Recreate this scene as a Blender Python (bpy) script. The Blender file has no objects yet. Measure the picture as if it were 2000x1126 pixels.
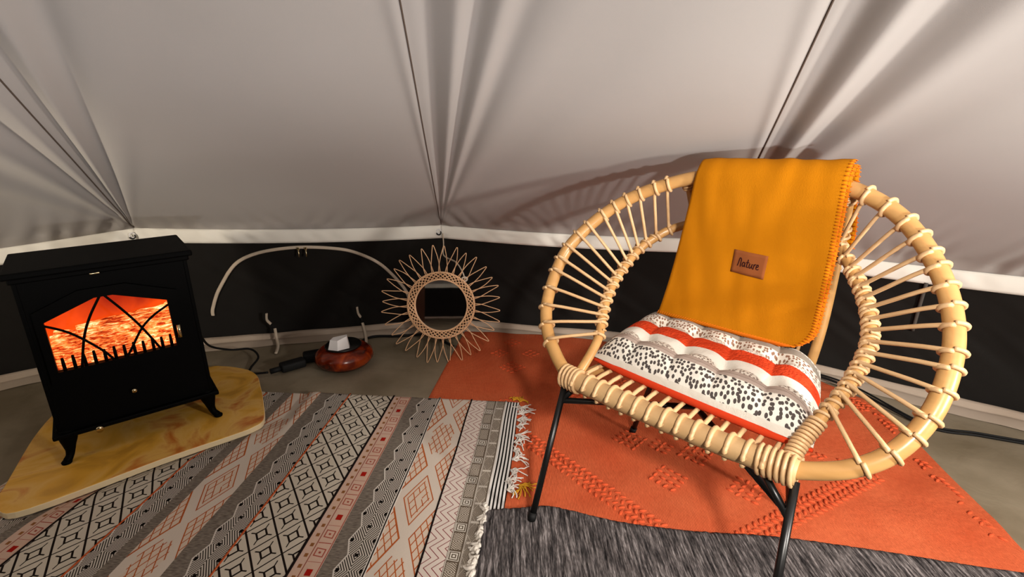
import bpy, bmesh, math, random
from mathutils import Vector, Matrix, noise
random.seed(7)
PI = math.pi
SC = bpy.context.scene
COL = SC.collection
R = math.radians
V3 = Vector

# ------------------------------------------------------------------ helpers
def lin(h):
    h = h.lstrip('#')
    o = []
    for i in (0, 2, 4):
        c = int(h[i:i+2], 16) / 255
        o.append(c / 12.92 if c <= .04045 else ((c + .055) / 1.055) ** 2.4)
    return (*o, 1)

def obj(name, verts, faces, mat, parent=None, smooth=True, mats=None, fm=None, uvs=None):
    me = bpy.data.meshes.new(name)
    me.from_pydata([tuple(v) for v in verts], [], faces)
    for m in (mats or [mat]):
        me.materials.append(m)
    if fm:
        me.polygons.foreach_set('material_index', fm)
    if uvs:
        l = me.uv_layers.new(name='UVMap')
        for p in me.polygons:
            for li, vi in zip(p.loop_indices, p.vertices):
                l.data[li].uv = uvs[vi]
    if smooth:
        me.polygons.foreach_set('use_smooth', [True] * len(me.polygons))
    me.update()
    o = bpy.data.objects.new(name, me)
    COL.objects.link(o)
    if parent: o.parent = parent
    return o

def empty(name, loc=(0, 0, 0), rz=0, rot=None):
    o = bpy.data.objects.new(name, None)
    o.empty_display_size = .05
    COL.objects.link(o)
    o.location = loc
    o.rotation_euler = rot if rot else (0, 0, rz)
    return o

def tag(o, label, cat=None, group=None, kind=None):
    o['label'] = label
    if cat: o['category'] = cat
    if group: o['group'] = group
    if kind: o['kind'] = kind
    return o

class MB:
    def __init__(s): s.v = []; s.f = []
    def add(s, v, f):
        n = len(s.v); s.v += [V3(p) for p in v]; s.f += [tuple(i + n for i in q) for q in f]
    def build(s, name, mat, parent=None, smooth=True):
        return obj(name, s.v, s.f, mat, parent, smooth)

def tube(mb, pts, r, seg=8, closed=False, flat=1.0, up=None):
    pts = [V3(p) for p in pts]
    n = len(pts)
    rr = r if isinstance(r, (list, tuple)) else [r] * n
    T = []
    for i in range(n):
        a = pts[(i - 1) % n] if (closed or i > 0) else pts[i]
        b = pts[(i + 1) % n] if (closed or i < n - 1) else pts[i]
        t = b - a
        T.append(t.normalized() if t.length > 1e-9 else V3((0, 0, 1)))
    u = V3(up) if up else (V3((0, 0, 1)) if abs(T[0].z) < .9 else V3((1, 0, 0)))
    N = (u - T[0] * u.dot(T[0])).normalized()
    vs = []
    for i in range(n):
        if up: N = V3(up)
        N = N - T[i] * N.dot(T[i])
        if N.length < 1e-6: N = T[i].orthogonal()
        N.normalize()
        B = T[i].cross(N)
        for k in range(seg):
            a = 2 * PI * k / seg
            vs.append(pts[i] + (N * math.cos(a) * flat + B * math.sin(a)) * rr[i])
    fs = []
    m = n if closed else n - 1
    for i in range(m):
        j = (i + 1) % n
        for k in range(seg):
            l = (k + 1) % seg
            fs.append((i * seg + k, i * seg + l, j * seg + l, j * seg + k))
    if not closed:
        fs.append(tuple(range(seg))[::-1])
        fs.append(tuple((n - 1) * seg + k for k in range(seg)))
    mb.add(vs, fs)

def catmull(P, k=8, closed=False):
    P = [V3(p) for p in P]
    n = len(P); out = []
    m = n if closed else n - 1
    for i in range(m):
        if closed: a, b, c, d = P[(i-1) % n], P[i], P[(i+1) % n], P[(i+2) % n]
        else: a, b, c, d = P[max(i-1, 0)], P[i], P[i+1], P[min(i+2, n-1)]
        for j in range(k):
            t = j / k
            out.append(.5 * ((2*b) + (c-a)*t + (2*a-5*b+4*c-d)*t*t + (3*b-a-3*c+d)*t**3))
    if not closed: out.append(P[-1])
    return out

def box(mb, c, s, rot=None, bev=0):
    bm = bmesh.new()
    bmesh.ops.create_cube(bm, size=1)
    for v in bm.verts: v.co = V3((v.co.x * s[0], v.co.y * s[1], v.co.z * s[2]))
    if bev:
        bmesh.ops.bevel(bm, geom=bm.edges[:], offset=bev, segments=2, affect='EDGES', profile=.5)
    M = rot.to_matrix().to_4x4() if rot else Matrix()
    bm.verts.index_update()
    mb.add([M @ v.co + V3(c) for v in bm.verts], [tuple(v.index for v in f.verts) for f in bm.faces])
    bm.free()

def lathe(mb, prof, seg=32, c=(0, 0, 0), M=None, sx=1, sy=1):
    vs = []
    for (r, z) in prof:
        for k in range(seg):
            a = 2 * PI * k / seg
            p = V3((r * math.cos(a) * sx, r * math.sin(a) * sy, z))
            vs.append((M @ p if M else p) + V3(c))
    fs = []
    for i in range(len(prof) - 1):
        for k in range(seg):
            l = (k + 1) % seg
            fs.append((i*seg+k, i*seg+l, (i+1)*seg+l, (i+1)*seg+k))
    fs.append(tuple(range(seg))[::-1]); fs.append(tuple((len(prof)-1)*seg+k for k in range(seg)))
    mb.add(vs, fs)

def prism(mb, poly, z0, z1, to3=None, bev=0):
    """polygon (ccw) extruded from z0 to z1; to3 maps (x,y,z)->world"""
    bm = bmesh.new()
    vs = [bm.verts.new((p[0], p[1], z0)) for p in poly]
    f = bm.faces.new(vs)
    r = bmesh.ops.extrude_face_region(bm, geom=[f])
    for e in r['geom']:
        if isinstance(e, bmesh.types.BMVert): e.co.z = z1
    bmesh.ops.recalc_face_normals(bm, faces=bm.faces)
    if bev:
        ed = [e for e in bm.edges if abs(e.verts[0].co.z - e.verts[1].co.z) < 1e-6]
        bmesh.ops.bevel(bm, geom=ed, offset=bev, segments=2, affect='EDGES', profile=.5)
    bm.verts.index_update()
    mb.add([V3(to3(*v.co)) if to3 else v.co.copy() for v in bm.verts], [tuple(v.index for v in f.verts) for f in bm.faces])
    bm.free()

def grid(nu, nv, fn, wrapu=False):
    vs = [fn(i / (nu - (0 if wrapu else 1)), j / (nv - 1)) for j in range(nv) for i in range(nu)]
    fs = []
    for j in range(nv - 1):
        for i in range(nu if wrapu else nu - 1):
            k = (i + 1) % nu
            fs.append((j*nu+i, j*nu+k, (j+1)*nu+k, (j+1)*nu+i))
    return vs, fs

def nz(x, y=0., z=0.): return noise.noise(V3((x, y, z)))
def sstep(a, b, x):
    t = min(1, max(0, (x - a) / (b - a))); return t * t * (3 - 2 * t)

# ------------------------------------------------------------------ node DSL
class S:
    def __init__(s, g, k): s.g = g; s.k = k
    def __add__(s, o): return s.g.m('ADD', s, o)
    __radd__ = __add__
    def __sub__(s, o): return s.g.m('SUBTRACT', s, o)
    def __rsub__(s, o): return s.g.m('SUBTRACT', o, s)
    def __mul__(s, o): return s.g.m('MULTIPLY', s, o)
    __rmul__ = __mul__
    def __truediv__(s, o): return s.g.m('DIVIDE', s, o)
    def __lt__(s, o): return s.g.m('LESS_THAN', s, o)
    def __gt__(s, o): return s.g.m('GREATER_THAN', s, o)
    def abs(s): return s.g.m('ABSOLUTE', s)
    def frac(s): return s.g.m('FRACT', s)
    def floor(s): return s.g.m('FLOOR', s)
    def mod(s, o): return s.g.m('FLOORED_MODULO', s, o)

class G:
    def __init__(g, name, rough=.9, spec=.2, metal=0):
        g.mat = bpy.data.materials.new(name); g.mat.use_nodes = True
        g.nt = g.mat.node_tree; g.n = g.nt.nodes; g.l = g.nt.links
        g.b = g.n['Principled BSDF']
        g.b.inputs['Roughness'].default_value = rough
        g.b.inputs['Specular IOR Level'].default_value = spec
        g.b.inputs['Metallic'].default_value = metal
    def put(g, inp, v):
        if isinstance(v, S): g.l.new(v.k, inp)
        elif isinstance(v, str): inp.default_value = lin(v)
        else: inp.default_value = v
    def m(g, op, *a):
        n = g.n.new('ShaderNodeMath'); n.operation = op
        for i, v in enumerate(a): g.put(n.inputs[i], v)
        return S(g, n.outputs[0])
    def mn(g, a, b): return g.m('MINIMUM', a, b)
    def mx(g, a, b): return g.m('MAXIMUM', a, b)
    def sin(g, a): return g.m('SINE', a)
    def mix(g, f, a, b):
        n = g.n.new('ShaderNodeMix'); n.data_type = 'RGBA'
        g.put(n.inputs[0], f); g.put(n.inputs[6], a); g.put(n.inputs[7], b)
        return S(g, n.outputs[2])
    def uv(g):
        t = g.n.new('ShaderNodeUVMap'); s = g.n.new('ShaderNodeSeparateXYZ')
        g.l.new(t.outputs[0], s.inputs[0])
        return S(g, s.outputs[0]), S(g, s.outputs[1])
    def vec(g, kind='Object', sc=(1, 1, 1)):
        t = g.n.new('ShaderNodeTexCoord'); mp = g.n.new('ShaderNodeMapping')
        g.l.new(t.outputs[kind], mp.inputs[0]); mp.inputs['Scale'].default_value = sc
        return S(g, mp.outputs[0])
    def noise(g, scale=5, det=3, vec=None, rough=.5, dist=0):
        n = g.n.new('ShaderNodeTexNoise'); n.inputs['Scale'].default_value = scale
        n.inputs['Detail'].default_value = det; n.inputs['Roughness'].default_value = rough
        n.inputs['Distortion'].default_value = dist
        g.l.new((vec or g.vec()).k, n.inputs['Vector'])
        return S(g, n.outputs[0])
    def vor(g, scale=5, vec=None, feat='F1', rnd=1):
        n = g.n.new('ShaderNodeTexVoronoi'); n.inputs['Scale'].default_value = scale; n.feature = feat; n.voronoi_dimensions = '2D'
        n.inputs['Randomness'].default_value = rnd
        g.l.new((vec or g.vec()).k, n.inputs['Vector'])
        return S(g, n.outputs['Distance'])
    def ramp(g, f, stops):
        n = g.n.new('ShaderNodeValToRGB'); e = n.color_ramp.elements
        while len(e) < len(stops): e.new(.5)
        for i, (p, c) in enumerate(stops): e[i].position = p; e[i].color = lin(c)
        g.put(n.inputs[0], f); return S(g, n.outputs[0])
    def bump(g, h, st=.3, dist=.002):
        n = g.n.new('ShaderNodeBump'); n.inputs['Strength'].default_value = st
        n.inputs['Distance'].default_value = dist
        g.put(n.inputs['Height'], h); g.l.new(n.outputs[0], g.b.inputs['Normal'])
    def color(g, c): g.put(g.b.inputs['Base Color'], c); return g
    def emit(g, c, s):
        g.put(g.b.inputs['Emission Color'], c); g.put(g.b.inputs['Emission Strength'], s); return g

def fabric(name, c, var='', rough=.95, bs=.3, scale=700, spec=.1):
    g = G(name, rough, spec)
    n = g.noise(scale, 2)
    v = g.noise(6, 3)
    g.color(g.mix(v, c, var or c)); g.bump(n, bs, .0015); return g.mat

def plain(name, c, rough=.5, spec=.4, metal=0, bs=0, scale=200, var=None):
    g = G(name, rough, spec, metal)
    n = g.noise(scale, 3)
    g.color(g.mix(n, c, var or c))
    if bs: g.bump(n, bs, .001)
    return g.mat

# ------------------------------------------------------------------ materials
def m_canvas():
    g = G('canvas', .9, .15)
    u = g.noise(2.0, 3); w = g.noise(900, 1)
    c = g.mix(u, '#b4afac', '#aaa5a0')
    g.color(c); g.bump(w, .12, .001); return g.mat
M_canvas = m_canvas()
M_band = fabric('pale_webbing', '#ebe8df', '#dcd8cd')
M_wall = fabric('dark_canvas', '#211f1d', '#1a1816', rough=.8, bs=.35)
def m_floor():
    g = G('groundsheet', .6, .3)
    n = g.noise(3, 5); c = g.ramp(n, [(.35, '#6e624e'), (.65, '#8e826e')])
    g.color(c); g.bump(g.noise(9, 4, dist=.6), .35, .01); return g.mat
M_floor = m_floor()
M_strip = fabric('groundsheet_edge', '#b3a597', '#a08f7d', rough=.6)
def m_rattan(name, a, b, rough=.38):
    g = G(name, rough, .45)
    n = g.noise(14, 4, g.vec('Object', (1, 1, 3)), dist=.5)
    k = g.noise(3, 3)
    c = g.mix(n, a, b)
    c = g.mix((k > .66), c, b)
    g.color(g.mix(n, a, b)); g.bump(g.noise(120, 2), .08, .001); return g.mat
M_hoop = m_rattan('rattan_pole', '#c79a60', '#a87c47', .3)
M_cane = m_rattan('rattan_cane', '#d6b588', '#bd9467', .42)
M_bar = m_rattan('rattan_splint', '#ccab7c', '#b08a5c', .5)
M_black = plain('black_metal', '#0a0a0a', .35, .5)
M_stove = plain('stove_black', '#010101', .6, .06)
M_rubber = plain('black_rubber', '#070707', .7, .3)
M_brass = plain('polished_metal', '#d8c8a0', .25, .5, 1)
M_cord = fabric('pale_cord', '#cdbfae', '#b8a893')
M_felt = None
def m_felt():
    g = G('ochre_felt', .95, .05)
    n = g.noise(350, 3); k = g.noise(7, 4)
    g.color(g.mix(k, '#b9740e', '#a86508')); g.bump(n, .35, .002)
    g.b.inputs['Sheen Weight'].default_value = .12
    g.b.inputs['Sheen Tint'].default_value = lin('#ffb040')
    return g.mat
M_felt = m_felt()
M_stitch = fabric('orange_yarn', '#d9731a', '#c45a12')
M_patch = fabric('tan_patch', '#8a4f2a', '#7c4424')
M_ink = plain('dark_ink', '#2a0d10', .8, .1)
M_wick = m_rattan('wicker', '#e6bd94', '#c89a70', .55)
def m_glass():
    g = G('mirror_silver', .02, .5, 1); g.color('#e8e8ea'); return g.mat
M_mirror = m_glass()

def m_board():
    g = G('marbled_board', .35, .4)
    n = g.noise(5, 5, dist=1.6); n2 = g.noise(11, 4, dist=.8)
    c = g.ramp(n, [(.3, '#b8821e'), (.44, '#dca234'), (.54, '#e2b25c'), (.66, '#c4691c'), (.76, '#a05014')])
    g.color(g.mix(n2 * .25, c, '#d8b06a')); return g.mat
M_board = m_board()
M_boardedge = plain('pale_edge', '#d9c6a0', .6)
def m_amber():
    g = G('amber_glaze', .22, .6)
    n = g.noise(14, 3, dist=.7)
    g.color(g.ramp(n, [(.3, '#2e0802'), (.52, '#7a2406'), (.75, '#b84a10')])); return g.mat
M_amber = m_amber()
M_white = plain('white_plastic', '#e6e4e4', .5)

# ---- orange rug
def m_orange():
    g = G('terracotta_weave', .95, .08)
    u, v = g.uv()
    rib = g.sin(u * 1400)
    n = g.noise(60, 3); k = g.noise(5, 4)
    wv = g.noise(400, 2, g.vec('Object', (1, .15, 1)))
    c = g.ramp(k, [(.3, '#d4623c'), (.7, '#e2764c')])
    c = g.mix((wv - .3) * 1.2, g.mix(.45, c, '#a03a1c'), c)
    g.color(c); g.bump(rib * .6 + n * 1.5 + wv, .6, .003); return g.mat
M_orange = m_orange()
M_oknot = fabric('terracotta_knots', '#bf4a28', '#d05c38')
def m_grey():
    g = G('grey_pile', .95, .1)
    a = g.noise(1, 3, g.vec('Object', (170, 14, 10)), .6)
    b = g.noise(1, 3, g.vec('Object', (420, 60, 20)), .6)
    t = a * .65 + b * .35
    g.color(g.ramp(t, [(.36, '#1c1a1b'), (.46, '#423e3e'), (.54, '#625c5b'), (.66, '#989190')]))
    g.bump(t, .9, .008); return g.mat
M_grey = m_grey()

# ---- patterned rug band materials (u across the band, v along it, metres)
CREAM = '#cfc2b4'
def band(name, fn):
    g = G('weave_' + name, .95, .08)
    u, v = g.uv()
    w = g.noise(1, 2, g.vec('Object', (300, 900, 1)))
    c = fn(g, u, v)
    g.color(g.mix((w - .35) * .6, c, g.mix(.35, c, '#000000')))
    g.bump(w, .4, .0015); return g.mat
def rep(g, x, p):                      # centred repeat: -p/2..p/2
    return (x / p + .5).frac() * p - p * .5
def f_stripes(g, u, v):
    return g.mix((u.mod(.0115) < .0052), '#d8d4d0', '#15120f')
def f_grey(g, u, v):
    n = g.noise(1, 3, g.vec('Object', (60, 500, 1)))
    return g.ramp(n, [(.35, '#5a5148'), (.6, '#847a70'), (.8, '#8e8a70')])
def f_spiral(g, u, v):
    base = g.mix(g.noise(1, 2, g.vec('Object', (80, 600, 1))), '#4f4438', '#6b5f52')
    y = rep(g, v - .192, .100); x = u - .058
    d = g.mx(x.abs(), (y + x * .10).abs())
    ring = (d.mod(.0066) < .0032) * (d < .0152)
    chw = (((y.abs() - .019) - x.abs() * .8).mod(.0062) < .0028) * (y.abs() > .0215) * (x.abs() < .014)
    x2 = u - .020; y2 = rep(g, v - .142, .0755)
    cr = ((x2.abs() * 1.9 - y2.abs()).abs().mod(.0065) < .0024) * (x2.abs() < .0145)
    br = (y2.abs() < .0042) * (x2.abs() < .0135)
    edge = ((u - .038).abs() < .0009)
    edge = g.mx(edge, ((u - .0355).abs() < .0006)); edge = g.mx(edge, ((u - .0755).abs() < .0010))
    c = g.mix(ring, base, '#d5cfc4')
    c = g.mix(chw, c, '#c0b6a8'); c = g.mix(cr, c, '#b3a99c')
    c = g.mix(br, c, '#c4bcb0'); return g.mix(edge, c, '#cbc3b8')
def f_zig(g, u, v):
    t = rep(g, v - .082, .0655).abs()
    d = (u - t + .005).mod(.0212)
    return g.mix((d < .0030), '#d2c5ba', '#7c2f36')
def f_X(g, u, v):
    x = (u - .064) / .132; y = (v - .591) / .31
    a = x + y; b = x - y
    A = rep(g, a, 1); B = rep(g, b, 1)
    fa = (a + .5).floor(); fb = (b + .5).floor()
    odd = ((fa + fb).mod(2) > .5)
    plus = ((fa - fb) * .5).mod(2).frac() * 0 + ((((fa - fb) * .5).mod(2) > .5) * (1 - odd))
    m = g.mx(A.abs(), B.abs())
    gr = .158
    ln = g.mx(((A + gr * .5).mod(gr) < .024), ((B + gr * .5).mod(gr) < .024))
    ring = (1 - odd) * (1 - plus)
    # bordered grid diamonds, smaller framed diamond, notched whisker diamond
    k_odd = odd * g.mx(ln * (m < .40), ((m - .40).abs() < .014))
    k_ring = ring * g.mx(ln * (m < .26) * (m > .08), ((m - .34).abs() < .014))
    pl = g.mx(g.mn((A.abs() < .42), (B.abs() < .20)), g.mn((B.abs() < .42), (A.abs() < .20)))
    k_plus = plus * ln * g.mx(pl, (m < .30)) * (m > .07)
    tint = g.mix(g.noise(18, 2), '#b8662a', '#9c4526')
    fill = g.mix(g.mx(odd * (m < .40), g.mx(ring * (m < .34), plus * pl)) * .22, CREAM, '#d0a880')
    return g.mix(g.mx(k_odd, g.mx(k_ring, k_plus)), fill, tint)
def f_hatch(g, u, v):
    x = u - .040; P = .099
    y = rep(g, v - .118, P)
    d = x.abs() / .063 + y.abs() / P
    c = g.mix((d.mod(.112) < .050), '#c4bbb0', '#2b2520')
    x2 = x.abs() - .0315; y2 = rep(g, v - .118 - P * .5, P)
    dot = g.mx((g.mx(x.abs(), y.abs()) < .0052), (g.mx(x2.abs(), y2.abs() * .8) < .0048))
    c = g.mix(dot, c, '#0d0a08')
    e = u - (.0800 - y2.abs() * .34)
    c = g.mix((e > 0), c, f_grey(g, u, v))
    return g.mix((e.abs() < .0020), c, '#cdc6bc')
def f_bw(g, u, v):
    x = (u - .090) / .0905; y = (v - .109) / .1195
    A = rep(g, x + y, 1); B = rep(g, x - y, 1)
    line = g.mx((A.abs() > .462), (B.abs() > .474))
    m = g.mx(A.abs(), B.abs())
    sq = ((m - .170).abs() < .036)
    wh = (((A.abs() - B.abs()).abs() < .036) * (m > .17) * (m < .33))
    return g.mix(g.mx(line, g.mx(sq, wh)), '#c6bcac', '#1d1613')
def f_key(g, u, v):
    base = g.mix(g.noise(12, 2), '#c9a287', '#c9b0a4')
    x = u - .024; P = .0633
    y = rep(g, v - .115, P)
    d = g.mx(x.abs(), (y + x * .12).abs())
    ring = g.mx((d.mod(.0105) < .0032) * (d < .020), ((y.abs() > P * .5 - .0014) * (x.abs() < .018)))
    third = (((v - .115) / P + .5).floor().mod(3) < .5)
    c = g.mix(ring * (1 - third), base, '#9c4a3c')
    c = g.mix(third * (g.mx(x.abs(), y.abs() * .8) < .0082), c, '#a01a12')
    c = g.mix(((u - .0445).abs() < .0013), c, '#8a4a3a'); c = g.mix(((u - .003).abs() < .0013), c, '#9c4a3c')
    y2 = rep(g, v - .133, .0345)
    dash = ((u - .0555).abs() < .0048) * (y2.abs() < .0058)
    return g.mix(dash, c, '#8a5a33')
BM = [band(n, f) for n, f in (('stripes', f_stripes), ('spiral', f_spiral), ('zigzag', f_zig), ('lattice', f_X),
                              ('hatch', f_hatch), ('plain', f_grey), ('key', f_key), ('diamond', f_bw))]
M_wdark = fabric('dark_yarn', '#1a1210'); M_worange = fabric('rust_yarn', '#b0522a')
M_wwhite = fabric('white_yarn', '#d8d2ca', '#c4bcb2'); M_mustard = fabric('mustard_yarn', '#c9962e', '#b5801f')

# ---- cushion top
def m_cushion():
    g = G('cushion_cover', .95, .1)
    u, v = g.uv()                         # u 0..1 across, v 0..1 front->back
    wob = (g.noise(5, 2) - .5) * .03
    w = v + wob
    vc = g.vec('UV', (1, .82, 1))
    dn = g.noise(3.5, 2, vc)
    cr = '#d9d4c9'
    d1 = g.vor(56, g.vec('UV', (1.0, .62, 1)), rnd=.85)       # big leaf dots
    d2 = g.vor(62, g.vec('UV', (1.0, .55, 1)), rnd=.8)
    lv = (d1 < .36); lv = lv * (d1 > .10)
    c = g.mix((d1 < .36), cr, '#4c4542')
    c = g.mix((w < .022), c, '#cfc9bd')
    c = g.mix((w > .165), c, '#a3948a')                  # taupe stripe
    c = g.mix((w > .200) * (w < .206), c, '#857469')
    c = g.mix((w > .24), c, g.mix((d2 < .29) * (w < .33), cr, '#6a5a50'))
    c = g.mix((w > .41), c, g.mix(g.noise(60, 2), '#bd3317', '#e0502a'))
    c = g.mix((w > .575), c, g.mix((d2 < .22), cr, '#7a7474'))
    c = g.mix((w > .64), c, g.mix((d2 < .33), cr, '#8a6a58'))
    c = g.mix((w > .76), c, '#8f877c')
    c = g.mix((w > .85), c, g.mix((d2 < .26), cr, '#7c7468'))
    g.color(c)
    red = (w > .41) * (w < .575)
    g.bump(g.noise(500, 2) * .4 + red * g.noise(150, 2) * 3 + g.noise(28, 3) * 1.5, .6, .004)
    return g.mat
M_cush = m_cushion()
M_cushred = fabric('red_underside', '#b83316', '#c63e1e')

# ------------------------------------------------------------------ tent shell
CX, CY = -.35, -.633
NS = 15; STEP = 360 / NS
BH = .060                                # band height
bspec = {0: (3.25, .52), 1: (3.26, .568), 2: (3.25, .522), 3: (3.25, .512), 4: (3.25, .524)}
AOFF = {1: .6, 2: -.2, 3: -.45}
def ang(i): return R(90.5 + AOFF.get(i % NS, 0) - STEP * (i - 2))
def foot(i): a = ang(i); return V3((CX + 3.336 * math.cos(a), CY + 3.336 * math.sin(a), 0))
def bandp(i):
    r, z = bspec.get(i % NS, (3.25, .52)); a = ang(i)
    return V3((CX + r * math.cos(a), CY + r * math.sin(a), z))
APEX = V3((-.02, -.93, 2.40))

def seg_band(i, u):
    a, b = bandp(i), bandp(i + 1)
    p = a.lerp(b, u); p.z -= .014 * 4 * u * (1 - u)
    return p
def inward(i):
    a, b = foot(i), foot(i + 1); t = (b - a).normalized()
    n = V3((t.y, -t.x, 0)); c = V3((CX, CY, 0)) - (a + b) / 2
    return n if n.dot(c) > 0 else -n
def inw(i, u):
    n = inward(i); m = inward(i - 1) + n if u < .5 else inward(i + 1) + n
    return n.lerp(m.normalized(), 1 - sstep(0, .06, min(u, 1 - u))).normalized()
def wall_pt(i, u, h):                     # h 0 foot .. 1 band bottom
    p = foot(i).lerp(foot(i + 1), u).lerp(seg_band(i, u), h)
    n = inw(i, u)
    s = (u + i) * 1.5
    env = math.sin(PI * min(1, max(0, h))) ** .7 * (.25 + .75 * sstep(0, .05, min(u, 1 - u)))
    if u in (0, 1): s = (i + u) * 1.5
    d = .022 * nz(s * 2.2 + h * .9, h * .8, 3) + .012 * nz(s * 7 + h * 4.5, h * 1.2, 9) + .006 * nz(s * 16 + h * 12, h * 2, 19)
    return p + n * (d * env - .03 * env)

def build_wall(name, segs, fine):
    vs, fs = [], []
    nu = 90 if fine else 14; nv = 36 if fine else 6
    for i in segs:
        v, f = grid(nu, nv, lambda u, h: wall_pt(i, u, h))
        n = len(vs); vs += v; fs += [tuple(k + n for k in q) for q in f]
    o = obj(name, vs, fs, M_wall); o['kind'] = 'structure'; return o
wall_left = build_wall('wall_left', [-2, -1, 0], True)
wall_back = build_wall('wall_back', [1, 2], True)
wall_right = build_wall('wall_right', [3, 4, 5], True)
wall_front = build_wall('wall_front', [6, 7, 8, 9, 10, 11, 12], False)

# roof canvas
FOLDS = {   # corner: (phi deg, + towards next panel), amplitude, width deg
    2: [(-.6, .0035, .7), (1.9, -.0075, .9), (4.0, .0065, .75), (5.4, -.0080, .75), (6.9, .0070, .8), (8.4, -.0050, .9), (11, .003, 1.6), (16, -.003, 2.5)],
    3: [(-1.0, .003, .8), (1.9, -.0110, .95), (3.9, .0075, .9), (6.6, -.0090, 1.2), (9.2, .005, 1.6), (14, -.003, 2.5)],
    1: [(5.6, -.0130, 1.3), (3.4, .0080, .8), (1.4, -.0100, .7), (-1.6, .0100, 1.4), (-5.0, -.0110, 1.2), (-9, .0090, 2.2), (-15, -.007, 2.4), (-21, .007, 3), (-28, -.006, 3), (9.5, .003, 1.8)],
    0: [(4, -.006, 2), (-4, .006, 2)], 4: [(3, -.006, 2), (-5, .005, 2), (-11, -.004, 3)],
}
def roof_pt(i, u, w):
    a, b = bandp(i), bandp(i + 1)
    a = a + V3((0, 0, BH)); b = b + V3((0, 0, BH))
    base = seg_band(i, u) + V3((0, 0, BH))
    P = base.lerp(APEX, w)
    n = (b - a).cross(APEX - a).normalized()
    if n.dot(V3((CX, CY, 0)) - a) < 0: n = -n
    d = 0
    for (c, cn, sg) in ((a, i, 1), (b, i + 1, -1)):
        rv = P - c; rho = rv.length
        if rho < 1e-5: continue
        sd = (APEX - c).normalized()
        phi = math.degrees(math.acos(max(-1, min(1, sd.dot(rv) / rho))))
        for (p0, am, wd) in FOLDS.get(cn % NS if cn >= 0 else cn, []):
            if p0 * sg < 0 and phi > 14: continue
            q = (phi * sg - p0) / wd
            if abs(q) < 3.2:
                d += 1.5 * am * rho ** .95 * math.exp(-q * q) * math.exp(-(rho / 2.6) ** 2)
    hgt = (P - base).length
    s = u * 1.5 + i * 1.5
    d += .0130 * math.exp(-hgt / .10) * math.sin(s * 62 + 3 * nz(s * 4) + hgt * 22 * (1 if u < .5 else -1)) * (.35 + .65 * abs(nz(s * 3.1, 5)) * 2) * min(1, hgt / .02)
    d += .035 * math.sin(PI * u) * math.exp(-((hgt - .45) / .42) ** 2) * -1
    d += .010 * nz(s * 1.3, hgt * 1.3, 4) * min(1, hgt)
    d *= min(1, hgt / .05)
    return P + n * d
def wu(u): return u - .85 * math.sin(2 * PI * u) / (2 * PI)
vs, fs = [], []
for i in range(NS):
    k = i if i < 8 else i - NS
    fine = k in (0, 1, 2, 3)
    nu, nv = (300, 120) if fine else (14, 8)
    def fn(u, w, k=k):
        return roof_pt(k, wu(u), w * .985)
    v, f = grid(nu, nv, fn); n = len(vs); vs += v; fs += [tuple(x + n for x in q) for q in f]
roof = obj('ceiling', vs, fs, M_canvas); roof['kind'] = 'structure'
# stitched roof seams (parts of the canvas)
for c in range(0, 5):
    pts = [roof_pt(c, 0.0, .004 + t / 60 * .8) for t in range(61)]
    mb = MB()
    tube(mb, [p + V3((0, -.001, -.001)) for p in pts], .0021, 6)
    s = mb.build('roof_seam', plain('seam_brown_%d' % c, '#5a4c42', .9), roof); tag(s, 'dark stitched seam of the tent roof')  # dark brown seam line, one even colour

# pale band between roof and wall
def band_strip(name, segs):
    vs, fs = [], []
    for i in segs:
        def fn(u, h, i=i):
            p = seg_band(i, u) + V3((0, 0, BH * h * 1.12 - .004))
            s = u * 1.5 + i * 1.5
            d = .006 + .004 * math.sin(PI * h) +   .0048 * math.sin(s * 58 + h * 4 + 2.5 * nz(s * 3)) * math.sin(PI * h) * (abs(nz(s * 2.3, 8)) * 2.5)
            return p + inw(i, u) * d
        v, f = grid(150, 7, fn); n = len(vs); vs += v; fs += [tuple(x + n for x in q) for q in f]
    o = obj(name, vs, fs, M_band); o['kind'] = 'structure'
    sm = o.modifiers.new('th', 'SOLIDIFY'); sm.thickness = .003; sm.offset = 0
    return o
trim1 = band_strip('trim_1', [-2, -1, 0]); trim2 = band_strip('trim_2', [1, 2])
trim3 = band_strip('trim_3', [3, 4, 5]); trim4 = band_strip('trim_4', [6, 7, 8, 9, 10, 11, 12])
# groundsheet
def fl(u, v):
    r = v * 3.6; a = u * 2 * PI
    x, y = CX + r * math.cos(a), CY + r * math.sin(a)
    return V3((x, y, -.003 + .0025 * nz(x * 4, y * 4) ))
v, f = grid(160, 60, fl, True)
floor = obj('floor', v, f, M_floor); floor['kind'] = 'structure'
# raised groundsheet edge: rolled lip + sloping skirt
def base_strip(name, segs):
    vs, fs = [], []
    prof = [(.10, .0), (.075, .008), (.05, .014), (.035, .012), (.030, .020), (.026, .032), (.014, .038), (.002, .034), (-.006, .02), (-.01, .0)]
    for i in segs:
        def fn(u, h, i=i):
            n_ = inw(i, u)
            k = h * (len(prof) - 1); a = int(min(k, len(prof) - 2)); t = k - a
            d = prof[a][0] * (1 - t) + prof[a+1][0] * t; z = prof[a][1] * (1 - t) + prof[a+1][1] * t
            s = (u + i) * 1.5
            d += (.008 * nz(s * 3, h) ) * (1 if d > .02 else .5); z += .004 * nz(s * 6, h * 2, 3) * (h < .8)
            return foot(i).lerp(foot(i + 1), u) + n_ * d + V3((0, 0, max(z, -.001)))
        v, f = grid(110, 26, fn); n = len(vs); vs += v; fs += [tuple(x + n for x in q) for q in f]
    o = obj(name, vs, fs, M_strip); o['kind'] = 'structure'; return o
base_strip('baseboard_left', [-2, -1, 0]); base_strip('baseboard_back', [1, 2])
base_strip('baseboard_right', [3, 4, 5]); base_strip('baseboard_front', [6, 7, 8, 9, 10, 11, 12])

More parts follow.
